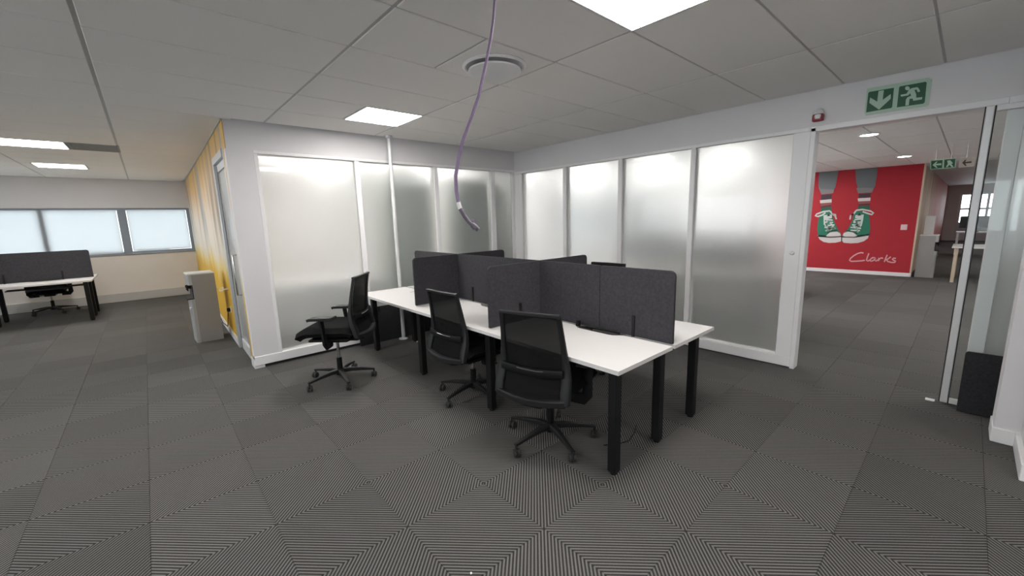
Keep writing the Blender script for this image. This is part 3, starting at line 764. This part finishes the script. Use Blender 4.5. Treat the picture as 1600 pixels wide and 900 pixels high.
# ------------------------------------------------------------------ bottom-loading water dispensers
def dispenser(label, loc, rz):
    # front faces local -x, visible flank faces local -y
    t = thing('water_dispenser', label, 'water dispenser', loc, rz, 'grey floor-standing water dispensers')
    w, d, h = .30, .34, .955
    m = MB(); m.prism([(-.5 * w + .045, .0), (.5 * w, 0), (.5 * w, h - .02), (-.5 * w + .045, h - .02)], 0, d, 'y'); m.build('cabinet', 'dispenser_side', t)
    # rounded lighter front
    m = MB(); pr = [(-.5 * w + .045, 0)] + [(-.5 * w + .022 + .022 * math.cos(math.radians(a)) * 1, .022 - .022 * math.sin(math.radians(a))) for a in range(60, 181, 20)]
    pr += [(-.5 * w, d - .02), (-.5 * w + .045, d)]
    m.prism(pr, .0, .60, 'z'); m.build('lower_door', 'dispenser_front', t)
    m = MB(); m.prism(pr, .80, h - .02, 'z'); m.build('upper_fascia', 'dispenser_front', t)
    m = MB(); m.box(-.5 * w + .035, -.5 * w + .046, .012, d - .012, .605, .795); m.build('tap_recess', 'dark_void', t)
    for y in (.11, .23):
        m = MB(); m.box(-.5 * w - .015, -.5 * w + .036, y - .018, y + .018, .745, .785, bev=.005).tube([(-.5 * w - .002, y, .745), (-.5 * w - .002, y, .715)], .009, 10); m.build('tap', 'plastic_black', t)
    MB().box(-.5 * w - .03, -.5 * w + .036, .05, d - .05, .600, .612, bev=.003).build('drip_tray', 'plastic_black', t)
    MB().box(-.5 * w - .022, -.5 * w - .001, .015, .06, .47, .50, bev=.006).build('door_catch', 'white_plastic', t)
    MB().box(-.5 * w - .004, .5 * w + .003, -.004, d + .003, h - .02, h, bev=.006).build('lid', 'dispenser_top', t)
    return t
WD = dispenser('grey water dispenser standing in front of the yellow wall', (.482, 6.885, .0), math.radians(2))
dispenser('grey water dispenser standing past the corner of the red wall', (13.30, .555, .0), math.radians(90))
# wall socket and lead behind the dispenser
def wlp(dx, dy, z):   # point in the left wall frame
    a = -math.radians(1.0); return (.712 + dx * math.cos(a) - dy * math.sin(a), YA + dx * math.sin(a) + dy * math.cos(a), z)
t = thing('wall_socket', 'wall socket with a black plug low on the yellow wall behind the dispenser', 'socket', wlp(0, 1.56, .44), -math.radians(1.0))
MB().box(-.010, -.001, -.045, .045, -.04, .04, bev=.003).build('plate', 'white_plastic', t)
MB().box(-.050, -.010, -.022, .022, -.028, .022, bev=.006).build('plug', 'plastic_black', t)
p0 = Vector(wlp(-.04, 1.56, .41))
c = MB().tube([p0, p0 + Vector((-.01, .02, -.10)), p0 + Vector((-.015, .10, -.22)), Vector((.66, 7.02, .20)), Vector((.640, 7.10, .30)), Vector((.637, 7.10, .36))], .005, 8).build('power_cord', 'plastic_black', None, True)
c.parent = WD; c.matrix_parent_inverse = (Matrix.Translation(WD.location) @ Matrix.Rotation(math.radians(2), 4, 'Z')).inverted()
t = thing('water_valve', 'small pale pipe stub with valve on the yellow wall above the socket', 'valve', wlp(0, 1.50, .73), -math.radians(1.0))
MB().tube([(-.001, 0, 0), (-.06, 0, 0)], .010, 10).build('pipe', 'white_plastic', t, True); MB().box(-.075, -.055, -.012, .012, -.012, .035, bev=.004).build('tap', 'white_plastic', t)
c = MB().tube([Vector(wlp(-.066, 1.50, .718)), Vector(wlp(-.09, 1.58, .70)), Vector((.66, 7.05, .715)), Vector((.637, 7.08, .72))], .006, 8).build('water_hose', 'white_plastic', None, True); tag(c, 'thin pale hose from the wall valve to the dispenser', 'hose')

# ------------------------------------------------------------------ purple cable hanging from the ceiling
t = thing('hanging_cable', 'purple cable hanging from the ceiling with its plug dangling over the bench', 'cable', (0, 0, 0))
pix = [(773, 0), (771, 30), (767, 60), (759, 100), (748, 150), (736, 185), (723, 220), (716, 250), (712, 275), (713, 298), (716, 316), (719, 326), (726, 338), (733, 347), (739, 352)]
RR = 1.98; pth = []
for u, v in pix:
    d = ray(u, v); pth.append(d * (RR / math.hypot(d.x, d.y)) + Vector((0, 0, CAM_H)))
pth = [Vector((pth[0].x * .997, pth[0].y * .997, H - .002)), Vector((pth[0].x * .998, pth[0].y * .998, H - .04))] + pth
MB().tube(pth[:13], [.0062, .0062, .0062, .0064, .0066, .0068, .007, .0073, .0077, .0082, .0088, .009, .009], 10).build('cable', 'purple', t, True)
MB().tube(pth[12:14], .0105, 10).build('white_tape', 'white_plastic', t, True)
MB().tube(pth[13:], [.0105, .010, .010, .011][:len(pth[13:])] if len(pth[13:]) == 4 else .010, 10).build('cable_tail', 'purple_dark', t, True)
e = pth[-1]; dd = (pth[-1] - pth[-2]).normalized()
pl = MB().tube([e - dd * .006, e + dd * .02, e + dd * .021, e + dd * .034], [.013, .016, .012, .012], 12).build('plug', 'purple_dark', t, True)
MB().tube([e + Vector((0, 0, .012)), e + Vector((.004, .002, .030))], .006, 8).build('latch', 'purple', pl, True)

# ------------------------------------------------------------------ exit sign over the doorway (traced on the wall plane)
def onpix(pts, x, scale, ox, oy):
    out = []
    for a, b in pts:
        p = on_x(ox + a / scale, oy + b / scale, x); out.append((p.y, p.z))
    return out
sx = XB - .010
def sg(pts): return onpix(pts, sx, 11.25, 1340, 110)
t = thing('exit_sign', 'green emergency exit sign with arrow and running figure over the doorway', 'sign', (0, 0, 0))
m = MB(); m.prism(sg([(120, 745), (165, 335), (180, 318), (1250, 130), (1300, 150), (1240, 600), (1210, 630), (140, 790)]), sx, XB - .0005, 'x'); m.build('board', 'sign_pale', t)
def rr(p): return p
a = MB().prism(sg([(150, 740), (188, 400), (205, 380), (640, 305), (608, 645), (585, 662)]), sx - .001, sx, 'x').build('arrow_panel', 'sign_green', t)
MB().prism(sg([(368, 365), (462, 348), (440, 520), (585, 415), (580, 500), (375, 690), (205, 570), (222, 478), (345, 550)]), sx - .002, sx - .001, 'x').build('arrow', 'sign_pale', a)
b = MB().prism(sg([(690, 650), (730, 300), (745, 282), (1195, 200), (1215, 215), (1180, 560), (1155, 585)]), sx - .001, sx, 'x').build('figure_panel', 'sign_green', t)
m = MB()
hc = (875, 315)
m.prism(sg([(hc[0] + 42 * math.cos(k * math.pi / 6), hc[1] + 36 * math.sin(k * math.pi / 6)) for k in range(12)]), sx - .002, sx - .001, 'x')
m.build('figure_head', 'sign_pale', b)
m = MB(); m.prism(sg([(905, 340), (960, 310), (1050, 295), (1080, 320), (1100, 370), (1060, 385), (1035, 335), (1000, 345), (1030, 420), (1030, 480), (1140, 470), (1130, 510), (980, 535), (965, 495), (915, 500), (905, 560), (900, 610), (840, 620), (848, 520), (870, 480), (940, 445), (925, 400), (890, 440), (765, 462), (755, 430), (860, 410)]), sx - .002, sx - .001, 'x')
m.build('figure_body', 'sign_pale', b)
# alarm sounder beside it
p = on_x(1279, 181, XB - .02)
t = thing('alarm_beacon', 'dark red alarm beacon with white cap beside the exit sign', 'alarm', (XB, p.y, p.z))
MB().box(-.05, -.0005, -.042, .042, -.048, .012, bev=.010, seg=2).build('body', 'alarm_red', t)
MB().lathe((-.03, 0), [(.040, .012), (.040, .022), (.030, .045), (.012, .055)], 20).build('cap', 'white_plastic', t, True)
MB().lathe((-.045, 0), [(.020, -.03), (.026, -.012), (.026, .006), (.010, .012)], 16).build('lens', 'white_plastic', t, True)

# ------------------------------------------------------------------ painted mural and lettering on the red wall
MXP = RX - .0015
def mu(pts): return onpix(pts, RX, 4.735, 1255, 250)
def paint(parent, name, mat, pts, lvl=0):
    return MB().prism(mu(pts), RX - .002 - .0015 * lvl, RX - .0001 - .0015 * lvl, 'x').build(name, mat, parent)
def stroke(parent, name, mat, lines, w, lvl=1):
    m = MB()
    for ln in lines:
        q = [Vector((p[0], p[1])) for p in ln]
        for i, pt in enumerate(q):          # round joints
            pass
        lft, rgt = [], []
        for i, pt in enumerate(q):
            d = (q[min(i + 1, len(q) - 1)] - q[max(i - 1, 0)]).normalized(); n_ = Vector((-d.y, d.x)) * (w / 2)
            lft.append(pt + n_); rgt.append(pt - n_)
        for i in range(len(q) - 1):
            quad = [lft[i], lft[i + 1], rgt[i + 1], rgt[i]]
            m.prism(mu([(v.x, v.y) for v in quad]), RX - .002 - .0015 * lvl, RX - .0001 - .0015 * lvl, 'x')
    return m.build(name, mat, parent)
mural = thing('wall_mural', 'painted mural of grey trouser legs in green lace-up sneakers on the red wall', 'mural')
def leg_art(fx, tr, sock, shoe_flip, x0):
    pass
# left leg
L1 = mural
paint(mural, 'trouser', 'mural_trouser', [(118, 84), (255, 72), (262, 78), (238, 200), (228, 218), (128, 214), (112, 180)])
paint(mural, 'trouser_hem', 'mural_trouser_light', [(128, 214), (228, 218), (222, 245), (135, 255), (118, 215), (112, 182)], 1)
paint(mural, 'sock_band', 'mural_dark', [(133, 258), (212, 254), (210, 290), (132, 296)]); paint(mural, 'sock_band', 'mural_white', [(124, 298), (210, 289), (210, 314), (126, 320)])
paint(mural, 'sock_band', 'mural_brown', [(130, 320), (208, 314), (206, 330), (130, 342)]); paint(mural, 'sock_band', 'mural_maroon', [(130, 342), (206, 330), (206, 345), (130, 356)])
paint(mural, 'sock_band', 'mural_green_dark', [(132, 356), (206, 345), (214, 378), (128, 384)])
paint(mural, 'shoe_sole', 'mural_white', [(104, 556), (282, 568), (288, 585), (280, 602), (240, 612), (190, 614), (150, 606), (122, 588)])
paint(mural, 'shoe_upper', 'mural_green', [(125, 400), (160, 382), (205, 384), (225, 440), (250, 500), (278, 545), (280, 568), (180, 568), (112, 562), (104, 520), (108, 460)])
paint(mural, 'toe_cap', 'mural_white', [(168, 560), (200, 535), (250, 530), (272, 540), (280, 560), (250, 566), (176, 566)], 1)
stroke(mural, 'shoe_trim', 'mural_ink', [[(178, 540), (215, 522), (256, 518)], [(106, 564), (200, 572), (282, 566)]], 7, 2)
paint(mural, 'shoe_tongue', 'mural_lace', [(150, 408), (212, 404), (212, 430), (160, 440), (165, 480), (152, 480)], 1); paint(mural, 'shoe_mouth', 'mural_ink', [(176, 416), (186, 396), (202, 414)], 2)
stroke(mural, 'shoe_lace', 'mural_lace', [[(160, 440), (218, 445)], [(158, 460), (222, 462)], [(160, 486), (232, 480)], [(158, 498), (240, 506)], [(165, 524), (236, 500)], [(170, 450), (215, 478)], [(172, 520), (225, 490)], [(170, 480), (205, 520)]], 10, 2)
stroke(mural, 'shoe_bow', 'mural_lace', [[(200, 376), (150, 382), (100, 400), (90, 412), (110, 418), (140, 408), (165, 390)], [(200, 378), (215, 400), (235, 412), (246, 438)], [(215, 400), (240, 405), (240, 420)]], 11, 3)
# right leg
paint(mural, 'trouser', 'mural_trouser', [(386, 62), (552, 55), (546, 110), (532, 195), (520, 212), (405, 210), (392, 170)])
paint(mural, 'trouser_hem', 'mural_trouser_light', [(405, 205), (524, 206), (508, 240), (406, 246), (394, 210)], 1)
paint(mural, 'sock_band', 'mural_dark', [(412, 250), (500, 246), (498, 276), (410, 282)]); paint(mural, 'sock_band', 'mural_white', [(404, 284), (498, 278), (496, 302), (406, 306)])
paint(mural, 'sock_band', 'mural_brown', [(410, 306), (494, 302), (494, 320), (410, 326)]); paint(mural, 'sock_band', 'mural_maroon', [(410, 326), (494, 322), (492, 334), (408, 340)])
paint(mural, 'sock_band', 'mural_green_dark', [(408, 340), (492, 336), (494, 370), (400, 372)])
paint(mural, 'shoe_sole', 'mural_white', [(286, 568), (488, 548), (480, 578), (450, 600), (405, 614), (350, 617), (300, 612), (286, 598)])
paint(mural, 'shoe_upper', 'mural_green', [(392, 380), (450, 376), (484, 392), (492, 450), (496, 500), (490, 552), (400, 568), (286, 566), (292, 548), (330, 510), (362, 450), (378, 400)])
paint(mural, 'toe_cap', 'mural_white', [(292, 560), (300, 540), (330, 530), (370, 536), (402, 560), (380, 567), (310, 566)], 1)
stroke(mural, 'shoe_trim', 'mural_ink', [[(318, 522), (360, 526), (398, 548)], [(286, 570), (380, 572), (490, 554)], [(284, 560), (284, 605)]], 7, 2)
paint(mural, 'shoe_tongue', 'mural_lace', [(386, 408), (448, 404), (444, 440), (434, 485), (420, 500), (428, 440), (384, 430)], 1); paint(mural, 'shoe_mouth', 'mural_ink', [(402, 412), (416, 390), (430, 410)], 2)
stroke(mural, 'shoe_lace', 'mural_lace', [[(380, 442), (432, 436)], [(372, 462), (436, 458)], [(362, 480), (432, 482)], [(350, 498), (428, 506)], [(350, 520), (420, 522)], [(372, 450), (425, 475)], [(360, 500), (425, 470)], [(390, 480), (405, 535)]], 10, 2)
stroke(mural, 'shoe_bow', 'mural_lace', [[(392, 372), (440, 366), (500, 378), (520, 392), (508, 404), (480, 396), (440, 382)], [(392, 374), (375, 398), (352, 410), (346, 440)], [(375, 398), (356, 408)]], 11, 3)
lt = thing('wall_lettering', 'pale pink handwritten style lettering low on the red wall', 'lettering')
CLARKS = {
 'letter_c': [[(446, 688), (428, 685), (402, 692), (374, 708), (350, 728), (343, 742), (356, 750), (390, 749), (430, 746), (456, 742)]],
 'letter_l': [[(486, 690), (476, 715), (468, 742), (478, 748), (492, 740)]],
 'letter_a': [[(530, 722), (510, 724), (496, 736), (498, 748), (514, 746), (530, 734), (534, 722), (530, 742), (540, 748), (550, 738)]],
 'letter_r': [[(560, 724), (556, 748)], [(557, 742), (568, 728), (584, 724), (590, 730)]],
 'letter_k': [[(622, 702), (610, 728), (600, 754)], [(604, 742), (630, 730), (648, 716)], [(616, 738), (628, 752), (644, 754)]],
 'letter_s': [[(686, 728), (668, 726), (658, 734), (670, 742), (684, 748), (678, 757), (656, 758), (640, 755)]]}
for k, v in CLARKS.items(): stroke(lt, k, 'mural_pink', v, 9.5, 1)
p = on_x(1412.5, 355, RX)
t = thing('light_switch', 'pale light switch plate on the red wall', 'switch', (RX, p.y, p.z))
MB().box(-.012, -.0005, -.055, .055, -.062, .062, bev=.004).build('plate', 'switch_pink', t); MB().box(-.017, -.012, -.02, .02, -.03, .03, bev=.002).build('rocker', 'switch_pink', t)

# ------------------------------------------------------------------ hall: hanging signs, bench, tables
def hsg(u, v, x=9.5): p = on_x(u, v, x); return p.y, p.z
t = thing('hanging_sign', 'green exit sign hanging in the hall in front of the corridor', 'sign', (0, 0, 0))
def hq(pts, x, n, mat, par, d=.004):
    return MB().prism([hsg(u, v) for u, v in pts], x, x + d, 'x').build(n, mat, par)
bd = hq([(1453.5, 250.5), (1494.5, 247), (1493, 262), (1453.5, 265)], 9.5, 'board', 'sign_pale', t, .012)
hq([(1455, 251.5), (1473, 250), (1472, 262.5), (1455, 264)], 9.497, 'arrow_panel', 'sign_green', t, .003); hq([(1475.5, 249.5), (1493, 248), (1491.5, 261), (1475, 262.5)], 9.497, 'figure_panel', 'sign_green', t, .003)
hq([(1457, 258), (1463, 252.5), (1465, 252.5), (1462, 256), (1471, 255), (1471, 258), (1462, 258.5), (1465, 262), (1462.5, 262)], 9.494, 'arrow', 'sign_pale', t, .003)
hq([(1480, 251), (1485, 250.5), (1489, 255), (1486.5, 256.5), (1490, 260.5), (1487, 261), (1483.5, 257.5), (1480, 261.5), (1478, 261), (1481, 256)], 9.494, 'figure', 'sign_pale', t, .003)
y0, z0 = hsg(1462, 250); y1, z1 = hsg(1486, 248)
for y, z in ((y0, z0), (y1, z1)): MB().tube([(9.506, y, z - .01), (9.506, y, HH)], .004, 8).build('hanger', 'alu', t)
t = thing('hanging_sign', 'pale sign with a dark arrow hanging beside the green exit sign', 'sign', (0, 0, 0))
hq([(1499, 247.5), (1524, 245.5), (1522, 260), (1498, 262)], 9.5, 'board', 'sign_tan', t, .012)
hq([(1503.5, 254.5), (1508, 249.5), (1510, 249.5), (1508, 253), (1518, 252), (1518, 254.5), (1508, 255.2), (1510.5, 259), (1508, 259.2)], 9.497, 'arrow', 'sign_brown', t, .003)
y0, z0 = hsg(1510, 248); MB().tube([(9.506, y0, z0 - .01), (9.506, y0, HH)], .004, 8).build('hanger', 'alu', t)
bench('bench_desk', 'white bench desk in the hall, its corner showing past the door jamb', 'desk', (9.06, 2.075 + 1.845, 0), 0, 3, 1.23, .618, .03, (-1.745, -.56, .56, 1.69))
bench('bench_desk', 'white bench desk with dark screens, blurred behind the frosted glass by the doorway', 'desk', (6.46, 1.76 + 1.23, 0), 0, 2, 1.23, .618, .03, (-1.13, 0, 1.13))
for k, lb in enumerate(('dark felt screen blurred behind the frosted pane next to the doorway jamb', 'dark felt screen blurred behind the second frosted pane from the doorway')):
    screen(lb, (6.48, 1.79 + 1.23 * (k + .5), SZ), 1.19, SH, 'y', [], (-1,), 'felt screens on the hall bench')
t = thing('side_table', 'white topped table with pale wooden legs in the corridor past the doorway', 'table', (12.9, -.42, 0))
MB().box(-.52, .52, -.60, .60, .715, .74, bev=.004).build('table_top', 'desk_white', t)
for sx_, sy_ in ((-1, 1), (1, 1), (-1, -1), (1, -1)): MB().bar([(sx_ * .46, sy_ * .53, 0), (sx_ * .46, sy_ * .53, .715)], .055, .055, up=(1, 0, 0)).build('leg', 'wood_pale', t)
MB().box(-.43, .43, .515, .545, .06, .09).build('stretcher', 'wood_pale', t)
t = thing('monitor', 'black computer monitor standing on the corridor desk near the bright window', 'monitor', (20.0, -.12, .74))
MB().box(-.02, .02, -.32, .32, .12, .50, bev=.006).build('display', 'screen_black', t); MB().box(-.01, .03, -.03, .03, .01, .14).build('stand', 'plastic_black', t); MB().box(-.09, .09, -.12, .12, 0, .012, bev=.003).build('foot', 'plastic_black', t)
t = thing('corridor_desk', 'pale desk at the far end of the corridor carrying a monitor', 'desk', (20.0, -.55, 0))
MB().box(-.40, .40, -.8, .8, .71, .74, bev=.004).build('table_top', 'desk_white', t)
for a_, b_ in ((-1, 1), (1, 1), (-1, -1), (1, -1)): MB().box(a_ * .36 - .025, a_ * .36 + .025, b_ * .75 - .025, b_ * .75 + .025, 0, .71).build('leg', 'trim_white', t)
t = thing('display_stand', 'narrow white upright board stand just past the corridor dispenser', 'stand', (13.95, .62, 0))
MB().box(-.02, .02, -.085, .085, .45, 1.36, bev=.006).build('board', 'paper', t); MB().box(-.012, .012, -.012, .012, .015, .45).build('post', 'alu', t); MB().box(-.12, .12, -.10, .10, 0, .015, bev=.003).build('base', 'alu', t)

# ------------------------------------------------------------------ desk by the strip window
bench('bench_desk', 'white desk on black legs with one dark screen by the strip window', 'desk', (-2.03, 10.675, 0), math.pi / 2, 2, 1.23, .610, .03, (-1.14, 0, 1.14))
screen('long dark felt screen on the desk by the strip window', (-1.625, 10.69, SZ), 1.62, SH + .015, 'x', [-.24, .43], (-1,), 'felt screen by the window')
screen('dark felt screen continuing the long one on the desk by the strip window', (-2.86, 10.69, SZ), .80, SH + .015, 'x', [0], (-1,), 'felt screen by the window')

# ------------------------------------------------------------------ cabinets behind the back glass
for x0, x1, y0, lb in ((2.72, 3.46, 5.72, 'tall grey-green cabinet seen blurred behind frosted glass beside the cable pole'), (3.98, 4.58, 5.72, 'tall grey-green cabinet seen blurred behind frosted glass near the room corner')):
    t = thing('tall_cabinet', lb, 'cabinet', ((x0 + x1) / 2, y0, 0), 0, 'tall cabinets behind frosted glass'); w = (x1 - x0) / 2
    MB().box(-w, w, .02, .45, 0, 2.25, bev=.004).build('body', 'cabinet_green', t)
    for s in (-1, 1):
        a0, a1 = (-w + .003, -.002) if s < 0 else (.002, w - .003)
        dd_ = MB().box(a0, a1, .0, .0195, .08, 2.24, bev=.003).build('door', 'cabinet_green', t); MB().box(s * .05 - .008, s * .05 + .008, -.02, -.001, 1.0, 1.15).build('handle', 'alu', dd_)
t = thing('low_cupboard', 'low white cupboard blurred behind the widest frosted pane of the back wall', 'cupboard', (1.78, 6.2, 0))
MB().box(-.86, .86, .02, .42, .05, .74, bev=.004).build('body', 'white_plastic', t); MB().box(-.82, .82, .06, .40, 0, .05).build('plinth', 'white_plastic', t)
for k in range(4):
    q = MB().box(-.857 + .43 * k, -.432 + .43 * k, 0, .0195, .06, .735, bev=.003).build('door', 'white_plastic', t); MB().box(-.66 + .43 * k, -.63 + .43 * k, -.02, -.001, .66, .672).build('handle', 'alu', q)
# scraps on the carpet
for k, (u, v, s) in enumerate(((652, 534, .016), (648, 529, .010), (736, 896, .005))):
    p = on_z(u, v, .001); c = MB().prism([(-s, -s * .6), (s * .7, -s), (s, s * .5), (-s * .2, s)], 0, .004).build('paper_scrap', 'paper', None, False, (p.x, p.y, .0005))
    tag(c, ['larger white paper scrap on the carpet beside the cable pole foot', 'smaller white paper scrap on the carpet beside the cable pole foot', 'tiny white speck on the striped carpet'][k], 'paper scrap', 'white scraps on the carpet')
# pale building outside the strip window
t = thing('building', 'pale office building outside, hazy through the window blinds', 'building', (-3.0, 40, -9))
MB().box(-5, 9, 0, 8, 0, 22).build('walls', 'building', t)
for i in range(4):
    for j in range(3): MB().box(-4 + i * 3.2, -2.2 + i * 3.2, -.05, .02, 7.5 + j * 3.2, 9.3 + j * 3.2).build('window', 'building_glass', t)
